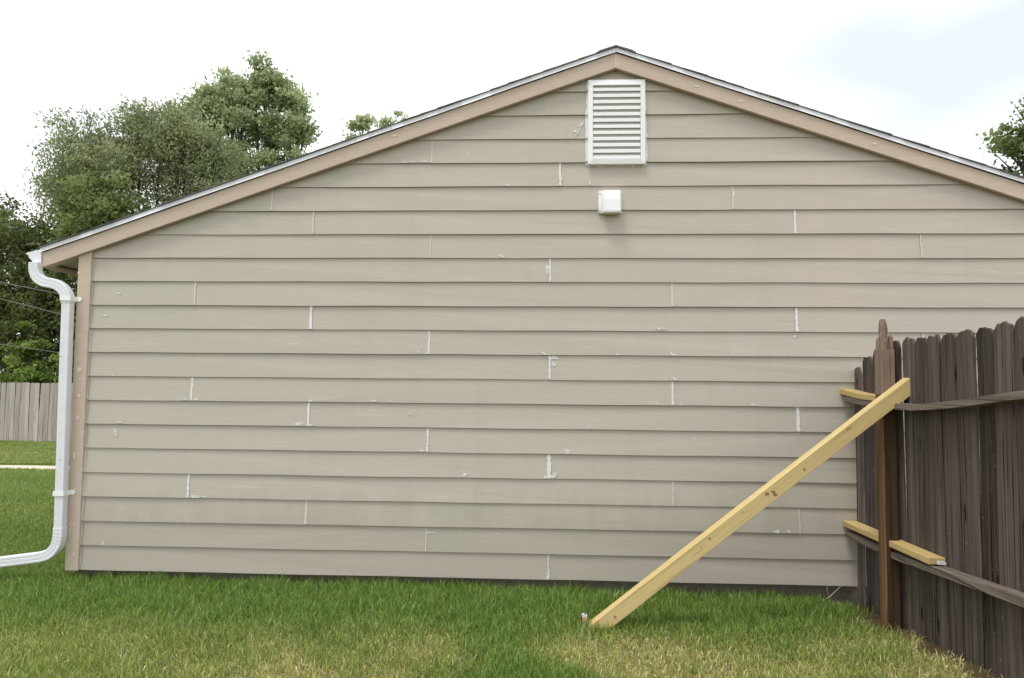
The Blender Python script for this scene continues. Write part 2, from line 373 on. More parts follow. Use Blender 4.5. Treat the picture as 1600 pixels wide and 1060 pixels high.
# rake boards, plumb cut at the eave and mitred at the peak
EAVE = 4.43
for sgn in (-1, 1):
    x0 = XC+sgn*.0008; x1 = XC+sgn*EAVE; P = []
    for x in (x0, x1):
        zt = roof_z(x)-.038; P += [(x, zt), (x, zt-.118)]
    poly = [(P[0][0], -.066, P[0][1]), (P[2][0], -.066, P[2][1]), (P[3][0], -.066, P[3][1]), (P[1][0], -.066, P[1][1])]
    MB().prism(poly, (0, .032, 0)).build('rake_board', m_trim, house, .0025, 1)
    # sub-rake block behind, filling up to the roof deck
    poly = [(x0, -.033, P[0][1]-.002), (x1-sgn*.01, -.033, P[2][1]-.002), (x1-sgn*.01, -.033, P[3][1]+.012), (x0, -.033, P[1][1]+.012)]
    MB().prism(poly, (0, .06, 0)).build('barge_rafter', m_trim, house)
    # drip edge: vertical flange with a kicked-out lip
    prof = [(-.064, .000), (-.075, .000), (-.0765, -.026), (-.082, -.036), (-.080, -.038), (-.0715, -.0275), (-.0695, -.004), (-.064, -.004)]
    rings = []
    for k in range(13):
        x = x0+(x1+sgn*.012-x0)*k/12; z = roof_z(x)+.002*math.sin(k*1.7+sgn); rings.append([(x, p[0], z+p[1]) for p in prof])
    MB().loft(rings).build('drip_edge', m_white, house)
    # roof deck and shingles
    deck = MB().prism([(x0, -.063, roof_z(x0)-.004), (x1, -.063, roof_z(x1)-.004), (x1, -.063, roof_z(x1)-.022), (x0, -.063, roof_z(x0)-.022)], (0, DEPTH+.12, 0))
    rf = deck.build('roof_deck', m_sheath, house)
    nC = 33; sx = EAVE/nC
    for k in range(nC):
        xa = x1+sgn*.015-sgn*k*sx; xb = xa-sgn*(sx+.05); xb = max(xb, XC+.002) if sgn > 0 else min(xb, XC-.002)
        y0 = -.086+rnd.uniform(-.006, .004)
        za, zb_ = roof_z(xa), roof_z(xb)
        lift = .007+rnd.uniform(0, .004)
        poly = [(xa, y0, za+.002), (xa, y0, za+lift), (xb, y0, zb_+.0045), (xb, y0, zb_+.001)]
        MB().prism(poly, (0, DEPTH+.16, 0)).build('shingle', m_shingle, rf)
MB().prism([(XC-.13, -.088, TOP-.036), (XC, -.088, TOP+.006), (XC+.13, -.088, TOP-.036), (XC+.13, -.088, TOP-.028), (XC, -.088, TOP+.013), (XC-.13, -.088, TOP-.028)], (0, DEPTH+.16, 0)).build('ridge_cap', m_shingle, house)
# eave: sloped soffit and fascia running back along the side wall
xe = XC-EAVE
zs = roof_z(xe)-.115
MB().prism([(xe+.02, -.032, zs), (XL-.024, -.032, zs+SL*(XL-xe-.02)*.9), (XL-.024, -.032, zs+SL*(XL-xe-.02)*.9+.01), (xe+.02, -.032, zs+.01)], (0, DEPTH, 0)).build('soffit', m_soffit, house)
MB().box(xe, xe+.02, -.031, DEPTH, zs-.045, roof_z(xe)-.03).build('eave_fascia', m_trim, house, .002, 1)
MB().box(xe+.021, xe+.035, -.030, DEPTH, zs-.012, zs-.001).build('soffit_trim', mat_plain('dark_trim', lin((120, 92, 70)), .7), house)

# caulk on the joints -------------------------------------------------
def bead(c, x, wid, fresh, z0=None, z1=None):
    zb = c*EX if z0 is None else z0; zt = (c+1)*EX if z1 is None else z1; n = 14; L = []; Rr = []
    off = rnd.uniform(-.002, .002)
    for i in range(n+1):
        z = zb+.003+(zt-zb-.006)*i/n; ww = wid*(.55+.7*rnd.random()+.5*abs(math.sin(i*.9+x*7)))
        xo = x+off*math.sin(i*.5)+rnd.uniform(-.0012, .0012); y = face_y(c, z)-.0024
        L.append((xo-ww/2, y, z)); Rr.append((xo+ww/2, y, z))
    mb = MB(); poly = []
    for i in range(n):
        a = [L[i], Rr[i], Rr[i+1], L[i+1]]; mb.add(a, [(0, 1, 2, 3)])
    k = len(mb.v)
    me = mb.mesh('caulk_bead', fix=False); bm = bmesh.new(); bm.from_mesh(me); bmesh.ops.remove_doubles(bm, verts=bm.verts, dist=1e-5)
    r = bmesh.ops.extrude_face_region(bm, geom=list(bm.faces)); 
    for g in r['geom']:
        if isinstance(g, bmesh.types.BMVert): g.co.y -= .0016
    bmesh.ops.recalc_face_normals(bm, faces=bm.faces); bm.to_mesh(me); bm.free()
    return obj('caulk_bead', me, m_caulk if fresh else m_caulk2, house)
def smear(c, x, z, wx, wz, ang=0, mat=None):
    n = 18; pts = []
    for i in range(n):
        t = 2*math.pi*i/n; k = .6+.55*rnd.random(); a = math.cos(t)*wx*k; b = math.sin(t)*wz*k
        px = x+a*math.cos(ang)-b*math.sin(ang); pz = z+a*math.sin(ang)+b*math.cos(ang)
        pz = min(max(pz, c*EX+.002), (c+1)*EX-.003); pts.append((px, face_y(c, pz)-.0022, pz))
    MB().prism(pts, (0, -.0012, 0)).build('caulk_smear', mat or m_smear, house)
style = {(0, 3): (.010, 0), (1, 2): (.007, 0), (2, 1): (.011, 0), (2, 5): (.006, 0), (3, 0): (.012, 1), (3, 4): (.008, 0), (4, 3): (.020, 1), (5, 2): (.011, 1), (6, 1): (.013, 1), (6, 5): (.018, 1),
         (7, 0): (.012, 1), (7, 4): (.010, 1), (8, 3): (.012, 1), (9, 2): (.009, 1), (10, 1): (.015, 1), (10, 5): (.014, 1), (11, 0): (.009, 0), (11, 4): (.009, 0), (12, 3): (.010, 1), (13, 2): (.008, 0), (13, 6): (.007, 0), (14, 1): (.009, 0), (14, 5): (.011, 1), (16, 3.08): (.013, 1), (17, 2): (.008, 0)}
for c, ks in JOINTS.items():
    for k in ks:
        if n_(k) < 2.95:
            wd, fr = style.get((c, k), (.009, 0)); bead(c, n_(k), wd*1.05, fr)
E_ = EX
for c, x, dz, wx, wz, an in [(7, n_(0)-.06, .012, .028, .008, 0), (7, n_(0)+.045, .012, .02, .008, .2), (6, n_(1)-.07, .02, .035, .012, .2), (6, n_(1)+.01, .008, .03, .007, 0), (7, n_(1)+.02, .008, .022, .006, .3),
        (5, n_(2)-.05, .012, .025, .008, 0), (5, n_(2)+.06, .01, .01, .005, 0), (4, 1.04*0-.63, .018, .022, .010, .6), (3, n_(0)+.06, .009, .055, .009, 0), (4, n_(3)+.03, .02, .03, .016, .5), (4, n_(3)-.025, .012, .018, .014, 0), (5, n_(3)+.13, .018, .018, .02, 0),
        (9, n_(3)-.04, .01, .05, .007, -.4), (8, n_(3)+.02, .165, .04, .012, 0), (8, n_(3)+.03, .12, .012, .022, .5), (10, .83, .02, .035, .007, 0), (9, .92, .012, .022, .012, -.5), (9, 1.36, .012, .012, .008, -.6), (9, .50, .008, .012, .005, -.4),
        (8, .93, .014, .025, .010, -.4), (8, 1.54, .008, .014, .005, 0), (7, .79, .018, .008, .022, .3), (7, .98, .012, .006, .018, .3), (7, 1.5, .012, .02, .008, -.2), (6, .3, .012, .014, .006, -.3), (6, n_(5)+.01, .176, .05, .006, 0), (6, n_(5)-.04, .174, .02, .005, 0), (5, 1.13, .018, .018, .006, -.7), (5, n_(5), .17, .01, .012, 0),
        (10, n_(5)+.004, .02, .012, .03, 0), (10, n_(5)-.08, .09, .006, .006, 0), (9, n_(5)-.01, .15, .012, .014, 0), (9, n_(2)-.06, .022, .03, .006, .2), (9, n_(2)-.03, .006, .02, .006, 0), (13, -.37, .012, .02, .008, -.5), (17, n_(2)-.07, .012, .035, .006, 0), (17, -1.06, .01, .025, .006, 0), (17, n_(2)-.2, .008, .03, .005, 0), (16, -.34, .01, .03, .008, -.1), (16, .30, .02, .010, .022, .6), (16, n_(3.08)+.016, .06, .004, .022, 0),
        (18, .21, .055, .01, .04, -.5), (18, .23, .11, .012, .026, -.8), (18, .19, .06, .022, .01, .4), (10, -3.45, .1, .03, .006, .2), (7, -1.33, .012, .022, .006, 0), (7, -1.20, .012, .012, .008, -.5), (4, .33, .1, .005, .006, 0), (3, -2.62, .012, .02, .004, 0), (1, -3.39, .02, .006, .02, .1), (5, -3.33, .12, .01, .03, .4), (6, -3.3, .014, .02, .007, 0), (6, -1.05, .1, .02, .005, 0), (2, 1.66, .012, .02, .012, 0), (2, 1.75, .012, .014, .01, 0),
        (12, n_(3)-.02, .1, .012, .04, 0), (11, -3.35, .09, .02, .006, 0), (1, n_(2)+.03, .14, .03, .006, 0), (0, n_(3)-.005, .018, .012, .03, 0), (16, .5, .17, .05, .005, .1), (15, n_(4.5)+.01, .12, .006, .03, 0)]:
    smear(c, x, c*E_+dz, wx*1.25, wz*1.2, an)
# long bead where the boards meet the corner board
for c in range(13): bead(c, -3.5625, .007, rnd.random() < .35)
MB().add([(XC-.004, -.0668, TOP-.045), (XC+.005, -.0668, TOP-.045), (XC+.004, -.0668, TOP-.152), (XC-.003, -.0668, TOP-.152)], [(0, 1, 2, 3)]).build('caulk_bead', m_caulk2, house)
# filled nail heads on the trim
m_fill = mat_plain('trim_filler', lin((216, 202, 190)), .7, .04, 30)
def dab(x, z, y, wx, wz):
    pts = []
    for i in range(12):
        t = 2*math.pi*i/12; k = .7+.4*rnd.random(); pts.append((x+math.cos(t)*wx*k, y-.001, z+math.sin(t)*wz*k))
    MB().prism(pts, (0, -.0012, 0)).build('filler_dab', m_fill, house)
for x, z, wx, wz in [(-3.622, 1.52, .02, .02), (-3.615, 1.32, .015, .016), (-3.618, 1.15, .014, .018), (-3.63, .86, .012, .03), (-3.66, 2.27, .01, .012), (-3.6, .12, .008, .014), (-3.64, .3, .01, .012)]: dab(x, z, -.0405, wx, wz)
for x, sg in [(1.1, .5), (1.42, .55), (-1.2, .4), (2.4, .5)]: dab(x, roof_z(x)-.038-.118*sg, -.0665, .022, .007)

# ------------------------------------------------------------------ gable vent
VX0, VX1, VZ0, VZ1 = .284, .716, 3.106, 3.760
vent = empty('gable_vent', (.5, -.03, VZ0), 'white louvered rectangular vent high under the gable peak', 'vent')
def vf(x0, x1, z0, z1, nm='frame'): return MB().box(x0, x1, -.058, -.006, z0, z1)
fm = MB(); o1 = [(VX0, VZ0), (VX1, VZ0), (VX1, VZ1), (VX0, VZ1)]; fw_ = .036; i1 = [(VX0+fw_, VZ0+fw_), (VX1-fw_, VZ0+fw_), (VX1-fw_, VZ1-fw_-.008), (VX0+fw_, VZ1-fw_-.008)]
yf, yb = -.052, -.004
vs = [(x, yf+.006, z) for x, z in o1]+[(x, yf, z) for x, z in i1]+[(x, yb, z) for x, z in o1]+[(x, yb, z) for x, z in i1]
fs = []
for i in range(4):
    j = (i+1) % 4; fs += [(i, j, 4+j, 4+i), (8+i, 12+i, 12+j, 8+j), (i, 8+i, 8+j, j), (4+i, 4+j, 12+j, 12+i)]
fm.add(vs, fs); fm.build('frame', m_vinyl, vent, .002, 2)
MB().box(VX0+fw_+.001, VX1-fw_-.001, -.034, -.028, VZ0+fw_, VZ1-fw_-.01).build('screen', m_hole, vent)
nS = 12; zlo = i1[0][1]; zhi = i1[2][1]; pt = (zhi-zlo)/nS
for i in range(nS):
    z = zlo+pt*i+.004; a = VX0+fw_+.0015; b = VX1-fw_-.0015
    prof = [(-.046, z), (-.046, z+.022), (-.043, z+.024), (-.036, z+.029), (-.035, z+.0275), (-.042, z+.018), (-.0435, z)]
    MB().prism([(a, y, zz) for y, zz in prof], (b-a, 0, 0)).build('louver', m_vinyl, vent)
# sloppy caulk border round the vent
def border(p0, p1, nrm, wid):
    n = 40; L = []; q0 = Vector(p0); q1 = Vector(p1); nv = Vector(nrm); a = wid
    mb = MB(); prev = None
    for i in range(n+1):
        p = q0.lerp(q1, i/n); a += rnd.uniform(-.006, .006); a = min(max(a, wid*.35), wid*1.7)
        c = min(20, max(0, int(p.z/EX))); y = face_y(c, p.z)-.004
        o = p+nv*a; L.append(((p.x, y-.001, p.z), (o.x, y, o.z)))
    for i in range(n):
        mb.add([L[i][0], L[i][1], L[i+1][1], L[i+1][0]], [(0, 1, 2, 3)])
    return mb.build('caulk_smear', m_smear if wid < .01 else m_caulk, house)
border((VX0, 0, VZ0), (VX0, 0, VZ1), (-1, 0, 0), .012); border((VX1, 0, VZ0), (VX1, 0, VZ1), (1, 0, 0), .012)
border((VX0-.01, 0, VZ1), (VX1+.01, 0, VZ1), (0, 0, 1), .009); border((VX0, 0, VZ0), (VX1, 0, VZ0), (0, 0, -1), .008)

# ------------------------------------------------------------------ exhaust hood
hx, hz0, hz1 = .452, 2.728, 2.905
hood = empty('exhaust_hood', (hx, -.02, hz0), 'small white plastic exhaust vent hood on the siding below the gable vent', 'vent hood')
MB().box(hx-.088, hx+.086, -.032, -.012, hz0+.004, hz1-.004).build('flange', m_vinyl, hood, .006, 3, True)
rings = []
for (x, k) in ((hx-.058, 0), (hx+.07, 0)):
    rings.append([(x, -.0325, hz0-.002), (x, -.098, hz0-.004), (x, -.101, hz0+.01), (x, -.098, hz0+.10), (x, -.088, hz0+.145), (x, -.075, hz0+.168), (x, -.0325, hz0+.176)])
MB().loft(rings).build('hood', m_vinyl, hood, .004, 2)
MB().box(hx-.05, hx+.062, -.092, -.04, hz0-.008, hz0-.0045).build('damper', mat_plain('cream_plastic', lin((212, 206, 186)), .5), hood)
for sx_ in (-.078, .077):
    for sz in (.02, .155):
        mb = MB(); mb.tube([(hx+sx_, -.0322, hz0+sz), (hx+sx_, -.036, hz0+sz)], .005, 10); mb.build('screw', m_steel, hood)
smear(14, hx-.095, 14*EX+.165, .012, .008); smear(14, hx+.07, 14*EX+.14, .012, .006)

# ------------------------------------------------------------------ gutter and downspout
gut = empty('rain_gutter', (-4.0, -.06, 2.34), 'white metal gutter end at the left eave', 'gutter')
gx0 = xe-.003; gp = [(gx0, 2.452), (gx0, 2.338), (gx0-.062, 2.335), (gx0-.078, 2.365), (gx0-.100, 2.385), (gx0-.105, 2.405), (gx0-.122, 2.412), (gx0-.122, 2.424)]
inn = [(gx0-.118, 2.424), (gx0-.117, 2.415), (gx0-.101, 2.408), (gx0-.096, 2.388), (gx0-.075, 2.367), (gx0-.06, 2.338), (gx0-.003, 2.341), (gx0-.003, 2.452)]
MB().prism([(x, -.068, z) for x, z in gp+inn], (0, DEPTH+.1, 0)).build('trough', m_white, gut)
cap = [(x, -.070, z) for x, z in gp]
MB().prism(cap, (0, -.003, 0)).build('end_cap', m_white, gut, .001, 1)
MB().prism([(gx0-.012, -.0735, 2.455), (gx0, -.0735, 2.457), (gx0, -.0735, 2.338), (gx0-.012, -.0735, 2.338)], (0, -.002, 0)).build('flashing_strip', m_white, gut)
ds = empty('downspout', (-3.70, -.07, 0), 'white metal downspout with elbows strapped to the left corner board', 'downspout')
def rect_ring(p, t, wv, dv, corr=0, seed=0):
    """rounded corrugated rectangular section centred at p; wv, dv: half-size vectors"""
    out_ = []
    for (a, b) in [(-1, -.7), (-.92, -.95), (-.8, -1), (-.5, -1), (-.42, -.95), (-.3, -.95), (-.22, -1), (-.06, -1), (0, -.95), (.06, -1), (.22, -1), (.3, -.95), (.42, -.95), (.5, -1), (.8, -1), (.92, -.95), (1, -.7), (1, .7), (.92, .95), (-.92, .95), (-1, .7)]:
        out_.append(p+wv*a+dv*b)
    return out_
def spout(pts, hw, hd, name, crimps=False):
    """sweep in the XZ plane; hw half width in plane, hd half depth along y"""
    P = [Vector(q) for q in pts]; rings = []
    for i, p in enumerate(P):
        t = (P[min(i+1, len(P)-1)]-P[max(i-1, 0)]).normalized(); side = Vector((t.z, 0, -t.x)).normalized()
        k = 1+(.035 if (crimps and i % 2) else 0)
        rings.append(rect_ring(p, t, side*hw*k, Vector((0, hd*k, 0))))
    o = MB().loft(rings).build(name, m_white, ds, 0); return o
def arc_path(ctrl, n):
    """Catmull-Rom through control points"""
    C_ = [Vector(c) for c in ctrl]; C_ = [C_[0]*2-C_[1]]+C_+[C_[-1]*2-C_[-2]]; o = []
    for i in range(1, len(C_)-2):
        for k in range(n):
            t = k/n; p0, p1, p2, p3 = C_[i-1:i+3]
            o.append(.5*((2*p1)+(-p0+p2)*t+(2*p0-5*p1+4*p2-p3)*t*t+(-p0+3*p1-3*p2+p3)*t**3))
    return o+[C_[-2]]
yd = -.082
spout(arc_path([(-3.978, yd, 2.345), (-3.976, yd, 2.29), (-3.955, yd, 2.235), (-3.905, yd, 2.196), (-3.845, yd, 2.184)], 6), .038, .030, 'elbow', True)
spout(arc_path([(-3.852, yd, 2.186), (-3.79, yd, 2.168), (-3.735, yd, 2.125), (-3.710, yd, 2.07), (-3.706, yd, 2.03)], 6), .0385, .0305, 'elbow', True)
spout([(-3.706, yd, 2.045), (-3.702, yd, 1.6), (-3.695, yd, 1.0), (-3.689, yd, .5), (-3.687, yd, .30)], .0345, .029, 'pipe')
spout(arc_path([(-3.687, yd, .33), (-3.689, yd, .255), (-3.708, yd, .185), (-3.755, yd-.004, .132), (-3.815, yd-.01, .112)], 6), .037, .031, 'elbow', True)
spout([(-3.79, yd-.008, .1135), (-4.1, yd-.05, .077), (-4.6, yd-.11, .02), (-5.0, yd-.16, -.025)], .0365, .030, 'extension')
for z in (2.065, .585):
    xc_ = -3.706 if z > 1 else -3.691
    mb = MB(); a, b = xc_-.040, xc_+.042; y0 = yd-.0345
    mb.prism([(a, y0, z-.018), (b, y0, z-.018), (b, y0, z+.018), (a, y0, z+.018)], (0, -.002, 0))
    mb.prism([(a, y0, z-.018), (a, y0, z+.018), (a, yd+.03, z+.018), (a, yd+.03, z-.018)], (-.002, 0, 0))
    mb.prism([(b, y0, z-.018), (b, y0, z+.018), (b, -.046, z+.018), (b, -.046, z-.018)], (.002, 0, 0))
    mb.prism([(b+.002, -.043, z-.018), (b+.028, -.043, z-.018), (b+.042, -.043, z), (b+.028, -.043, z+.018), (b+.002, -.043, z+.018)], (0, -.002, 0))
    mb.build('strap', m_vinyl, ds)
for (x, z) in [(-3.72, 1.62), (-3.69, .84)]:
    mb = MB(); mb.tube([(x, yd-.031, z), (x, yd-.034, z)], .004, 8); mb.build('screw', m_steel, ds)

# ------------------------------------------------------------------ old fence by the wall
FX = lambda y: 2.235+.012*(-y)                      # picket plane (near face)
fence = empty('picket_fence', (2.2, -.6, -.1), 'dark weathered dog-eared wooden fence leaning beside the garage wall', 'fence')
def picket(y, wid, zt, zb, lean=0, tw=0, style=0):
    """picket centred at y in the x plane, near face towards -x"""
    h = wid/2; th = .017; e = wid*.20
    prof = [(-h, zb), (h, zb+rnd.uniform(-.01, .01))]
    topz = zt
    prof += [(h, topz-.045+rnd.uniform(-.008, .008))]
    j_ = lambda a: rnd.uniform(-a, a*.4)
    pts = [(h-e*.5, topz-.018+j_(.012)), (h-e, topz+j_(.012)), (.45*h, topz+j_(.008)), (.25*h, topz+j_(.016)), (.05*h, topz+j_(.008)), (-.2*h, topz+j_(.016)), (-.4*h, topz+j_(.008)), (-h+e, topz+j_(.012)), (-h+e*.45, topz-.018+j_(.012))]
    prof += pts+[(-h, topz-.048+rnd.uniform(-.008, .008))]
    # side edges with slight wander
    nz_ = 9; left = []; right = []
    for i in range(1, nz_):
        t = i/nz_; right.append((h+rnd.uniform(-.004, .003), zb+(topz-.05-zb)*t)); left.append((-h+rnd.uniform(-.003, .004), zb+(topz-.05-zb)*t))
    poly = [prof[0], prof[1]]+right+prof[2:]+left[::-1]
    x0 = FX(y)+rnd.choice((-.003, -.001, .001, .003))
    f = []
    for (a, z) in poly:
        k = (z-zb)/(zt-zb); f.append((x0+tw*a*1.0+lean*k+.004*math.sin(k*3+y*9), y+a, z))
    return MB().prism(f, (th, 0, 0)).build('picket', m_picket, fence, .004, 2)
# (centre, width, top, gap handled by spacing)
py = [(-.065, .105, 1.585), (-.215, .135, 1.655), (-.370, .14, 1.70)]
eb = [-.515, -.655, -.802, -.930, -1.070, -1.218, -1.372, -1.510, -1.658, -1.800, -1.945, -2.09, -2.235, -2.38, -2.53, -2.68]
for k_, zt in enumerate([1.745, 1.762, 1.755, 1.762, 1.76, 1.768, 1.775, 1.79, 1.805, 1.82, 1.83, 1.84, 1.845, 1.85, 1.86]):
    py.append(((eb[k_]+eb[k_+1])/2, eb[k_]-eb[k_+1]-rnd.uniform(.001, .005), zt))
for i, (y, wd, zt) in enumerate(py):
    zb = float(ground_z(2.24, y))-.03
    picket(y, wd-.004, zt, zb, rnd.uniform(-.004, .004), rnd.uniform(-.04, .04))
# rails lie flat against the pickets; both sag and are cut at the post
PY0, PY1 = -.655, -.566                               # post, along y
PX0, PX1 = 2.118, 2.207
def rail(ys, zc, nm='rail'):
    rings = []
    for y in ys:
        z = zc(y); x1 = FX(y)-.004+.0; x0 = x1-.088+.002*math.sin(y*4)
        rings.append([(x0, y, z-.019), (x0-.001, y, z+.0185), (x0+.012, y, z+.0195), (x1, y, z+.0195), (x1, y, z-.019)])
    return MB().loft(rings).build(nm, m_rail, fence, 0)
up = lambda y: np.interp(-y, [0, .3, .7, .95, 1.3, 1.8, 2.6], [1.365, 1.335, 1.325, 1.33, 1.362, 1.428, 1.47])
lo = lambda y: np.interp(-y, [0, .35, .7, 1.27, 1.75, 2.6], [.385, .385, .390, .432, .468, .52])
for fn in (up, lo):
    rail(np.linspace(-.05, PY1+.002, 6), fn); rail(np.linspace(PY0-.002, -2.6, 16), fn)
# post with a rotted, splintered top
zb = -.35; N = 12
def post_sec(z, k=1.0, ch=.006):
    x0, x1, y0, y1 = PX0, PX1, PY0, PY1; cx_, cy_ = (x0+x1)/2, (y0+y1)/2
    pts = [(x0+ch, y0), (x1-ch, y0), (x1, y0+ch), (x1, y1-ch), (x1-ch, y1), (x0+ch, y1), (x0, y1-ch), (x0, y0+ch)]
    return [((a-cx_)*k+cx_+rnd.uniform(-.001, .001), (b-cy_)*k+cy_+rnd.uniform(-.001, .001), z) for a, b in pts]
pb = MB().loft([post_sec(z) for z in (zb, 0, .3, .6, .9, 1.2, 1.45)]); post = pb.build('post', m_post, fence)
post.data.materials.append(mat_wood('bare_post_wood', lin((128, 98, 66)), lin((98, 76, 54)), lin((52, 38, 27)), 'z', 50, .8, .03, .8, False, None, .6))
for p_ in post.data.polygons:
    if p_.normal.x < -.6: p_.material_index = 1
MB().loft([post_sec(z, 1.004) for z in (1.40, 1.5, 1.6, 1.655, 1.69)]).build('rotten_top', m_postgrey, post)
def spike(cx_, cy_, wx, wy, z0, z1, n=7, name='splinter', lean=0, blunt=.5):
    rings = []
    for i in range(n):
        t = i/(n-1); k = (1-.2*t) if t < .8 else .84*(1-blunt*((t-.8)/.2)**1.5)
        rings.append([(cx_+lean*t+math.cos(q)*wx*k*(1+rnd.uniform(-.12, .12)), cy_+math.sin(q)*wy*k*(1+rnd.uniform(-.12, .12)), z0+(z1-z0)*t+(rnd.uniform(-.008, .008) if 0 < t < 1 else 0)) for q in [2*math.pi*j/9 for j in range(9)]])
    MB().loft(rings).build(name, m_postgrey, post)
spike(PX0+.036, PY0+.034, .029, .032, 1.64, 1.885, 13, blunt=.35, lean=-.004)
spike(PX0+.074, PY0+.030, .017, .024, 1.66, 1.79, 7, lean=.004, blunt=.95)
spike(PX0+.086, PY0+.055, .007, .02, 1.66, 1.735, 5, blunt=.9)
spike(PX0+.008, PY0+.055, .010, .022, 1.66, 1.765, 7, blunt=.6)
spike(PX0+.05, PY1-.025, .03, .014, 1.66, 1.72, 5, blunt=.7)

# new lumber splints lying on the rails
def flat_board(name, y0, y1, fz, label, x_off=0, tagged=False):
    r = empty(name, (FX(y0)-.05, (y0+y1)/2, fz((y0+y1)/2)), label, 'lumber')
    for a, b in ((y0, min(y1, 9)),):
        rings = []
        for y in np.linspace(a, b, 8):
            z = fz(y); x1 = FX(y)-.006; x0 = x1-.089+x_off
            rings.append([(x0, y, z), (x1, y, z), (x1, y, z+.038), (x0, y, z+.038)])
        return r, rings
zl = lambda y: float(np.interp(-y, [0, 1.15], [.430, .446]))
r, rg = flat_board('lumber_splint', -1.075, -.02, zl, 'new yellow two by four resting on the lower fence rail behind the post', -.006)
MB().loft(rg).build('board', m_piney, r, .0025, 2)
tg = MB(); xt = FX(-1.075)-.02; tg.prism([(xt-.034, -1.0785, .4475), (xt+.01, -1.0785, .444), (xt+.017, -1.0795, .453), (xt+.005, -1.0785, .4655), (xt-.02, -1.0815, .4700), (xt-.036, -1.0785, .468)], (0, -.001, 0)); tg.build('paper_tag', m_tag, r)
zu = lambda y: float(up(y))+.022
r, rg = flat_board('lumber_splint', -.563, -.015, zu, 'short new yellow two by four lying on the upper fence rail left of the post', -.006)
MB().loft(rg).build('board', m_piney, r, .0025, 2)

# diagonal brace ------------------------------------------------------
by0, by1 = -.742, -.660                               # narrow dimension along y
brace = empty('brace_board', (.36, -.68, -.07), 'long new pine two by four propped diagonally from the lawn to the fence post', 'lumber')
A = Vector((.222, 0, -.148)); B = Vector((2.2975, 0, 1.4877)); dr = (B-A).normalized(); up_ = Vector((-dr.z, 0, dr.x)); L_ = (B-A).length
bo = bpy.data.objects.new('board', None)
def bp(s, t, y): p = A+dr*s+up_*t; return (p.x, y, p.z)
hw = .0445
mb = MB(); foot = -.115
# foot is cut level, head is cut square
rings = [[bp(0, hw, by0), bp(0, hw, by1), bp(.118, -hw, by1), bp(.118, -hw, by0)]]
for k in range(1, 12):
    s = .118+(L_-.118)*k/11; bow = .004*math.sin(k/11*math.pi)
    rings.append([bp(s, hw+bow, by0), bp(s, hw+bow, by1), bp(s, -hw+bow, by1), bp(s, -hw+bow, by0)])
# local frame so the grain follows the board
me = MB().loft(rings).mesh('board', .003, 2)
rot = Matrix(((dr.x, 0, dr.z, 0), (0, 1, 0, 0), (-dr.z, 0, dr.x, 0), (0, 0, 0, 1)))
T = Matrix.Translation(A)
me.transform(rot @ T.inverted())
bd = obj('board', me, m_pine, brace); bd.matrix_parent_inverse = Matrix.Translation(-brace.location); bd.matrix_basis = T @ rot.inverted()
def on_face(s, t, pts, mat, nm, y=by0-.0012):
    MB().prism([bp(s+a, t+b, y) for a, b in pts], (0, -.0006, 0)).build(nm, mat, brace)
def disc(r1, r2, n=12): return [(math.cos(2*math.pi*i/n)*r1*rnd.uniform(.85, 1.15), math.sin(2*math.pi*i/n)*r2*rnd.uniform(.85, 1.15)) for i in range(n)]
for s, t, r1, r2 in [(.235, -.002, .011, .007), (1.005, .020, .010, .006), (1.46, .022, .013, .011), (1.74, .0, .009, .008), (.93, .012, .006, .003), (1.27, .022, .005, .003), (2.11, .03, .012, .003), (2.13, .026, .01, .002)]:
    on_face(s, t, disc(r1, r2), m_knot, 'knot')
for row in range(4):                                   # faint grade stamp
    for k in range(7):
        if rnd.random() < .88:
            h = .0022; a = 1.492+row*.0052; b = .017-k*.0056-row*.003
            on_face(a, b, [(-.0018, -h), (.0018, -h), (.0018, h), (-.0018, h)], m_ink, 'grade_stamp')
for s, yy in ((1.43, -.72), (1.375, -.70)):           # filler spots on the upper edge
    p = A+dr*s+up_*(hw+.0052); mbd = MB(); pts = []
    for i in range(10):
        q = 2*math.pi*i/10; pts.append(p+dr*math.cos(q)*.010+Vector((0, yy+math.sin(q)*.006, 0)))
    mbd.prism(pts, tuple(up_*.0008)); mbd.build('filler_dab', m_caulk, brace)
# stake holding the foot of the brace
st = empty('ground_stake', (.232, -.69, -.1), 'short wooden stake with frayed white top driven in the lawn at the brace foot', 'stake')
MB().loft([[(.235+a+.02*0, -.69+b, -.16) for a, b in ((-.017, -.017), (.017, -.017), (.017, .017), (-.017, .017))], [(.226+a, -.69+b, -.058) for a, b in ((-.017, -.017), (.017, -.017), (.017, .017), (-.017, .017))], [(.222+a, -.69+b, -.022) for a, b in ((-.016, -.016), (.016, -.016), (.016, .016), (-.016, .016))]]).build('peg', m_red, st, .003, 1)
mb = MB()
for i in range(11):
    a, b = rnd.uniform(-.015, .015), rnd.uniform(-.015, .015); mb.tube([(.222+a, -.69+b, -.026), (.221+a*1.25, -.69+b*1.2, -.012+rnd.uniform(-.004, .008))], .0032, 5)
mb.build('frayed_top', m_tag, st)
# dry twig beside the foundation
tw = MB()
tw.tube([(1.98, -.10, -.12), (2.0, -.09, -.06), (2.05, -.08, -.02), (2.10, -.08, .03)], [.0035, .003, .002, .001], 5); tw.tube([(2.0, -.09, -.06), (1.98, -.10, -.01), (1.985, -.10, .02)], [.0025, .002, .001], 5); tw.tube([(1.9, -.12, -.09), (1.96, -.11, -.07), (2.02, -.09, -.045)], [.002, .003, .002], 5)
tag(tw.build('dry_twig', mat_plain('dead_stem', lin((176, 164, 146)), .8)), 'pale dry weed stem against the foundation beside the fence', 'twig')

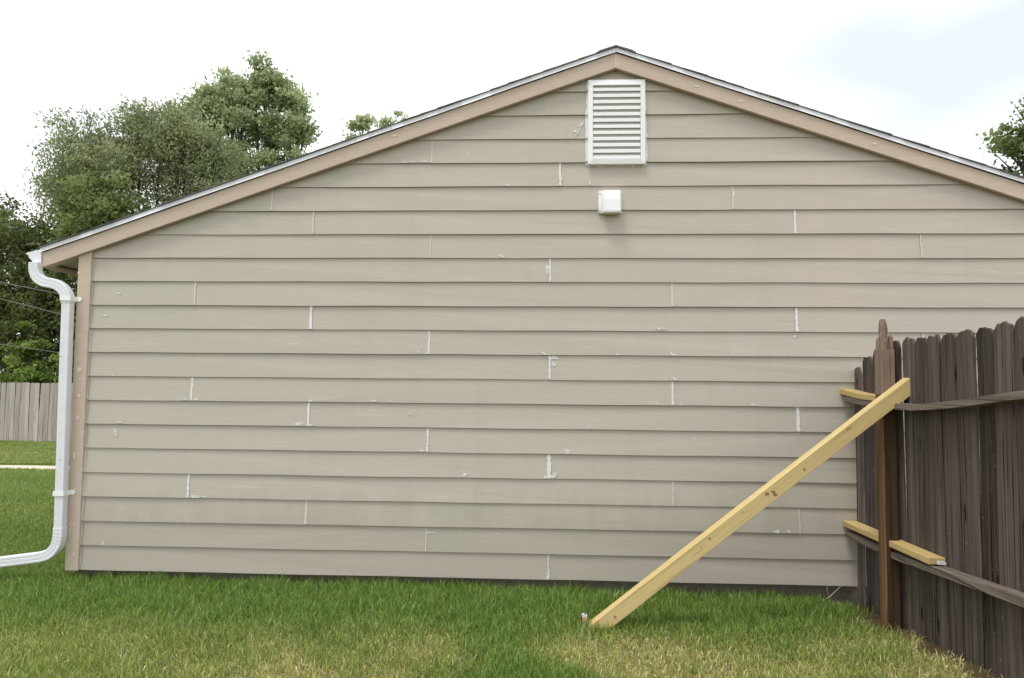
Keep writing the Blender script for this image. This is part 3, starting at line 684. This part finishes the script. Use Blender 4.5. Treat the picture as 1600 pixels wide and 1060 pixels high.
# ------------------------------------------------------------------ far fence, cables
bf = empty('boundary_fence', (-16, 14.2, -.6), 'bleached grey picket fence across the back of the yard', 'fence')
x = -24.0; meshes = []
for k in range(6):
    mb = MB(); h = .068; zt = rnd.uniform(-.012, .012); t0 = 1.80
    mb.prism([(-h, 0, 0), (h, 0, 0), (h, 0, t0-.03+zt), (h-.025, 0, t0+zt), (-h+.025, 0, t0+zt), (-h, 0, t0-.03+zt)], (0, .018, 0)); me = mb.mesh('picket'); me.materials.append(m_bgfence); meshes.append(me)
i = 0
while x < -9.5:
    o = bpy.data.objects.new('picket', meshes[i % 6]); COL.objects.link(o); o.parent = bf; o.matrix_parent_inverse = Matrix.Translation(-bf.location)
    o.location = (x, 14.2+rnd.uniform(-.006, .006), float(ground_z(x, 14.2))-.05+.0); o.rotation_euler = (rnd.uniform(-.01, .01), rnd.uniform(-.012, .012), 0)
    x += .148+rnd.uniform(-.003, .006); i += 1
for z in (.0, 1.0): MB().box(-24, -9.5, 14.225, 14.265, -.25+z, -.16+z).build('rail', m_bgfence, bf)
def cable(p, q, sag, r, label):
    pts = []
    for k in range(25):
        t = k/24; a = Vector(p).lerp(Vector(q), t); a.z -= sag*4*t*(1-t); pts.append(a)
    mb = MB(); mb.tube(pts, r, 6); tag(mb.build('overhead_cable', m_cable, smooth=True), label, 'cable', 'cables crossing the side yard')
cable((-22, 10, 5.6), (-3, 10, 2.0), .25, .008, 'uppermost thin overhead cable meeting the downspout bend')
cable((-22, 10, 5.65), (-3, 10, .95), .15, .008, 'middle thin overhead cable running below the downspout bend')
cable((-22, 11, 3.4), (-3, 11, .9), .1, .007, 'lowest faint overhead cable just above the far fence')

# ------------------------------------------------------------------ trees
def tree(name, label, base, lobes, n_leaf, leaf, cols, trunk_r, clump=.4, cat='tree', group='trees behind the garage', stems=1, droop=.0, seed=1, fill=.75, n_clump=None, twigs=40, aspect=2.0):
    """lobes: list of (x, y, z, radius); the crown is made of leaf clumps spread through each lobe"""
    g = np.random.default_rng(seed); r_ = random.Random(seed)
    root = empty(name, base, label, cat, group)
    lob = np.array(lobes, float); wts = lob[:, 3]**2.2; wts /= wts.sum()
    # limbs
    mb = MB(); bx_, by_, bz_ = base; zc = lob[:, 2].min(); fork = Vector((bx_, by_, bz_+(zc-bz_)*.55))
    for s in range(stems):
        off = Vector((r_.uniform(-.5, .5), r_.uniform(-.5, .5), 0))*(.5 if stems > 1 else .05)
        mb.tube([Vector(base)+off*.4, Vector(base).lerp(fork, .5)+off*.8, fork+off], [trunk_r*1.25, trunk_r, trunk_r*.85], 9)
    for (x, y, z, r) in lobes:
        c = Vector((x, y, z)); mid = fork.lerp(c, .5)+Vector((r_.uniform(-.3, .3), r_.uniform(-.3, .3), r_.uniform(-.1, .4)))
        mb.tube([fork, fork.lerp(mid, .6), mid, mid.lerp(c, .6), c+Vector((0, 0, r*.3))], [trunk_r*.7, trunk_r*.5, trunk_r*.4, trunk_r*.26, trunk_r*.12], 7)
        for k in range(max(3, int(twigs*r/ max(1e-6, lob[:, 3].sum())))):
            dv = Vector((r_.gauss(0, 1), r_.gauss(0, 1), r_.gauss(.3, .9))).normalized(); st_ = mid.lerp(c, r_.random()); e = c+dv*r*r_.uniform(.7, .98)
            mb.tube([st_, st_.lerp(e, .5)+Vector((0, 0, .1*r)), e], [trunk_r*.2, trunk_r*.12, trunk_r*.04], 5)
    mb.build('trunk', m_bark, root)
    # leaf clumps: flattened sprays set towards the outside of every lobe
    nc = n_clump or max(40, int(n_leaf/95)); li = g.choice(len(lob), nc, p=wts)
    dv = g.normal(size=(nc, 3)); dv /= np.linalg.norm(dv, axis=1)[:, None]; rad = g.random(nc)**(1-fill+.02)
    rad = rad*(.72+.42*g.random(nc))
    cc = lob[li, :3]+dv*(lob[li, 3]*rad)[:, None]*np.array([1, 1, .95])
    csz = clump*(.45+.9*g.random(nc)); ctone = np.clip(g.normal(.5, .26, nc), 0, 1); cw = csz**2*(.4+g.random(nc)); cw /= cw.sum()
    ci = g.choice(nc, n_leaf, p=cw)
    off = g.normal(size=(n_leaf, 3)); off *= (g.random(n_leaf)**.45*np.where(g.random(n_leaf) < .22, 1.7, 1)/np.linalg.norm(off, axis=1))[:, None]
    off = off*csz[ci][:, None]*np.array([1, 1, .62])
    ctr = cc[ci]+off
    if droop: ctr[:, 2] -= droop*np.abs(off[:, 0])+droop*.5*np.abs(off[:, 1])
    ax = g.normal(size=(n_leaf, 3)); ax[:, 2] -= .5+droop; ax /= np.linalg.norm(ax, axis=1)[:, None]
    sd_ = np.cross(ax, g.normal(size=(n_leaf, 3))+np.array([0, 0, .6])); sd_ /= np.linalg.norm(sd_, axis=1)[:, None]
    ln = leaf*(.6+.8*g.random(n_leaf))[:, None]; wdh = ln/aspect
    v = np.stack([ctr-ax*ln*.5, ctr+sd_*wdh*.5, ctr+ax*ln*.5, ctr-sd_*wdh*.5], 1).reshape(-1, 3)
    lp = np.arange(n_leaf*4).reshape(-1, 4)
    t = np.clip(ctone[ci]+g.normal(0, .16, n_leaf), 0, 1)[:, None]; c0, c1, c2 = [np.array(lin(c)) for c in cols]
    col = np.where(t < .5, c0*(1-2*t)+c1*2*t, c1*(2-2*t)+c2*(2*t-1)); col = np.repeat(col, 4, 0)
    obj('crown', big_mesh('crown', v, lp, 4, col), m_leaf, root)
    return root
CX, CY, CZ = -.0623, -5.0304, 1.4974
tree('broad_tree', 'wide grey-green fine-leaved tree rising behind the left roof slope', (-14.2, 18, -.7),
     [(-16.7, 18, 9.7, 1.25), (-17.3, 18.3, 8.4, 1.1), (-15.3, 18.6, 10.1, 1.15), (-14.0, 18.3, 10.3, 1.2), (-12.9, 17.8, 9.9, 1.25), (-15.3, 17.4, 8.4, 1.4), (-13.2, 18.6, 8.3, 1.4), (-11.9, 18, 9.2, 1.1), (-16.4, 17.6, 7.4, 1.1), (-12.2, 18.2, 7.6, 1.1), (-17.5, 18.6, 9.3, .7), (-14.7, 18, 10.9, .5)],
     58000, .125, ((112, 122, 86), (146, 156, 114), (182, 190, 146)), .12, .5, seed=3, stems=3, droop=.3, fill=.7, twigs=110, aspect=2.4)  # leaf colours lightened and greyed to paint in glare from the bright sky
tree('tall_tree', 'tallest pale green tree behind the left roof slope', (-12.4, 24, -.7),
     [(-12.8, 24, 14.7, 1.1), (-14.0, 24, 14.3, 1.0), (-12.0, 24.3, 14.0, 1.0), (-11.4, 24, 13.3, .9), (-13.7, 23.8, 12.9, 1.2), (-12.3, 24.4, 12.5, 1.2), (-11.6, 23.8, 11.4, 1.0), (-15.3, 24.3, 13.5, 1.15), (-16.3, 24.2, 13.3, 1.0), (-14.6, 24.2, 13.6, 1.0), (-13.4, 24, 10.8, 1.2), (-11.1, 24, 12.3, .6), (-17.3, 24.4, 12.2, .9), (-15.2, 24, 11.8, 1.2), (-10.7, 24, 12.7, .42), (-10.9, 24, 14.2, .5), (-13.2, 24, 15.5, .5), (-14.6, 24.2, 15.0, .5), (-12.6, 24, 8.8, 1.5), (-14.4, 24, 9.2, 1.4), (-11.2, 24, 9.4, 1.3), (-13.2, 24.2, 7.0, 1.4)],
     56000, .145, ((130, 146, 102), (164, 178, 132), (198, 208, 164)), .2, .42, seed=5, fill=.62, twigs=90, aspect=1.5)  # pale leaf tones include painted-in sky glare
tree('distant_tree', 'small far tree top showing just above the middle of the left roof edge', (-8.6, 30, -.8),
     [(-10.0, 30, 14.7, .7), (-9.6, 30, 15.4, .5), (-8.5, 30, 15.1, .65), (-7.7, 30.2, 15.5, .45), (-9.2, 30, 13.9, 1.1), (-7.6, 30, 14.4, .9), (-10.6, 30, 14.2, .45), (-8.8, 30, 12.2, 1.5), (-9.9, 30, 12.8, 1.2), (-7.6, 30, 12.4, 1.3), (-8.6, 30, 10.2, 1.5)],
     15000, .18, ((156, 168, 128), (184, 194, 152), (206, 214, 178)), .16, .36, seed=6, fill=.5, twigs=40, aspect=1.5)  # washed-out leaf tones carry the sky glare in their colour
tree('bushy_tree', 'dense mid-green tree standing close behind the left eave', (-13.0, 15.6, -.6),
     [(-14.6, 15.6, 6.9, 1.0), (-13.6, 15.4, 6.3, 1.1), (-15.0, 15.8, 6.0, .9), (-13.3, 15.6, 5.2, 1.2), (-14.6, 15.5, 5.2, 1.0), (-12.6, 15.7, 6.0, .8), (-14.2, 15.7, 7.4, .6)],
     24000, .125, ((84, 100, 56), (116, 132, 78), (154, 166, 106)), .13, .38, seed=8, fill=.6, aspect=1.7)
tree('shade_tree', 'dark green tree at the left edge above the far fence', (-18.2, 17.6, -.6),
     [(-19.6, 17.6, 6.6, 1.3), (-18.1, 17.4, 6.0, 1.2), (-17.0, 17.6, 5.4, 1.1), (-19.4, 17.5, 5.0, 1.5), (-17.8, 17.5, 4.2, 1.5), (-16.4, 17.4, 4.0, 1.3), (-19.6, 17.6, 3.2, 1.4), (-18.0, 17.6, 2.4, 1.5), (-16.6, 17.7, 2.4, 1.4), (-21.2, 17.8, 6.4, 1.5), (-21.4, 17.6, 4.0, 1.7), (-15.2, 17.8, 3.0, 1.3), (-15.0, 17.6, 4.6, 1.1)],
     58000, .14, ((76, 88, 50), (108, 120, 70), (150, 160, 98)), .2, .55, seed=9, fill=.6, aspect=1.7)
for k, (x, h, lab) in enumerate([(-16.2, 3.2, 'bright green shrub above the far fence at the left picture edge'), (-14.4, 3.9, 'slender bright green sapling above the far fence beside the downspout')]):
    tree('garden_shrub', lab, (x, 15.2, -.6), [(x, 15.2, h*.45, .75), (x+.15, 15.2, h*.72, .5), (x-.1, 15.3, h*.95, .3), (x+.3, 15.3, h*.3, .7), (x-.5, 15.2, h*.35, .6)], 7000, .11, ((88, 108, 48), (124, 146, 70), (164, 184, 100)), .05, .25, 'shrub', 'shrubs above the far fence', seed=20+k, fill=.5, aspect=1.6, twigs=20)
tree('yard_tree', 'dark green leafy tree at the right edge above the roof', (16.8, 17, -.6),
     [(15.9, 17, 10.2, .75), (16.4, 17, 9.4, 1.1), (15.2, 17, 9.2, .75), (16.9, 17.2, 10.4, .9), (16.2, 16.8, 8.2, 1.3), (17.6, 17, 9.2, 1.4), (15.0, 17, 8.2, .6), (17.2, 17, 7.6, 1.5), (18.6, 17, 10.2, 1.4)],
     18000, .14, ((80, 96, 54), (112, 128, 76), (152, 164, 106)), .2, .36, group='trees behind the garage', seed=12, fill=.55, aspect=1.6)

# ------------------------------------------------------------------ grass blades
def blades(x, y, hgt, wid, seed, dr_=None):
    g = np.random.default_rng(seed); n = len(x); z = ground_z(x, y)-.004
    dr_ = dryness(x, y) if dr_ is None else dr_
    straw = g.random(n) < (.06+.58*dr_)
    hgt = hgt*np.where(straw, .75, 1)*(1-.25*dr_)
    th = g.random(n)*2*np.pi; lean = np.abs(g.normal(0, .5, n))+np.where(straw, .5, .12); lean = np.clip(lean, 0, 1.35)
    dx, dy = np.cos(th), np.sin(th); px, py_ = -dy, dx
    ph = g.random(n)*np.pi; wx, wy = np.cos(ph), np.sin(ph)
    h1 = hgt*.5; l1 = lean*.55; m = np.stack([x+dx*np.sin(l1)*h1, y+dy*np.sin(l1)*h1, z+np.cos(l1)*h1], 1)
    l2 = np.clip(lean*1.6, 0, 1.75); tp = m+np.stack([dx*np.sin(l2)*h1, dy*np.sin(l2)*h1, np.cos(l2)*h1], 1)
    b = np.stack([x, y, z], 1); wv = np.stack([wx, wy, np.zeros(n)], 1)*(wid*.5)[:, None]
    v = np.stack([b-wv, b+wv, m+wv*.85, m-wv*.85, tp], 1).reshape(-1, 3)
    k = np.arange(n)[:, None]*5; tri = np.concatenate([k+np.array([0, 1, 2]), k+np.array([0, 2, 3]), k+np.array([3, 2, 4])], 1).reshape(-1, 3)
    t = g.random(n)[:, None]; c = GREEN2*(1-t)+GREEN*t; c = c*(1-.75*dr_[:, None])+YG*.75*dr_[:, None]
    blue = (g.random(n) < .06)[:, None]; c = np.where(blue, np.array(lin((142, 168, 118))), c)
    c = np.where(straw[:, None], STRAW*(.65+.6*g.random(n)[:, None]), c)*(.55+.85*g.random(n)[:, None])
    return v, tri, np.repeat(c, 5, 0)
def field(n, x0, x1, y0, y1, seed):
    g = np.random.default_rng(seed); return g.uniform(x0, x1, n), g.uniform(y0, y1, n), g
x, y, g = field(330000, -4.7, 2.35, -2.75, .028, 1)
keep = (g.random(len(x)) > soil_mask(x, y)*.97)&~((x > XL+.03)&(y > .01))
x, y = x[keep], y[keep]; n = len(x)
tuft = smooth_noise(x, y, .085, 21)*.75+smooth_noise(x, y, .3, 22)*.5
wallb = 1+.15*sstep(.25, .0, -y)
h = (.042+.062*g.random(n)**1.5)*(.55+.7*tuft)*wallb; wd = g.uniform(.0032, .0064, n)
A1 = blades(x, y, h, wd, 2)
# side yard, thinning with distance
g = np.random.default_rng(5); m = 260000
yy = -.0+14.1*g.random(m)**1.45; ed = np.where(g.random(m) < .6, g.uniform(-1.02, -.68, m), g.uniform(-1.9, -.5, m)); xx = CX+ed*(yy-CY)*.86-.1
ok = (xx < XL-.03)&~((yy > 7.5)&(yy < 8.02)); xx, yy = xx[ok], yy[ok]
hs = (.03+.03*g.random(len(xx)))*(1+.05*yy); ws = (.004+.0006*yy)*(.7+.6*g.random(len(xx)))
dd = np.clip(.12+.35*smooth_noise(xx, yy, 1.1, 31)+.2*(yy > 8)-.12*(yy < 2), 0, 1)
A2 = blades(xx, yy, hs, ws, 6, dd); A2 = (A2[0], A2[1], A2[2]*.95)
x3, y3, g = field(70000, -7.5, -4.7, -3.5, .3, 41)
A3 = blades(x3, y3, .045+.05*g.random(len(x3)), g.uniform(.004, .008, len(x3)), 42)
V = np.concatenate([A1[0], A2[0], A3[0]]); Tt = np.concatenate([A1[1], A2[1]+len(A1[0]), A3[1]+len(A1[0])+len(A2[0])]); Cc = np.concatenate([A1[2], A2[2], A3[2]])
tag(obj('grass', big_mesh('grass', V, Tt, 3, Cc), m_grass), 'short patchy green and straw coloured lawn grass', kind='stuff')
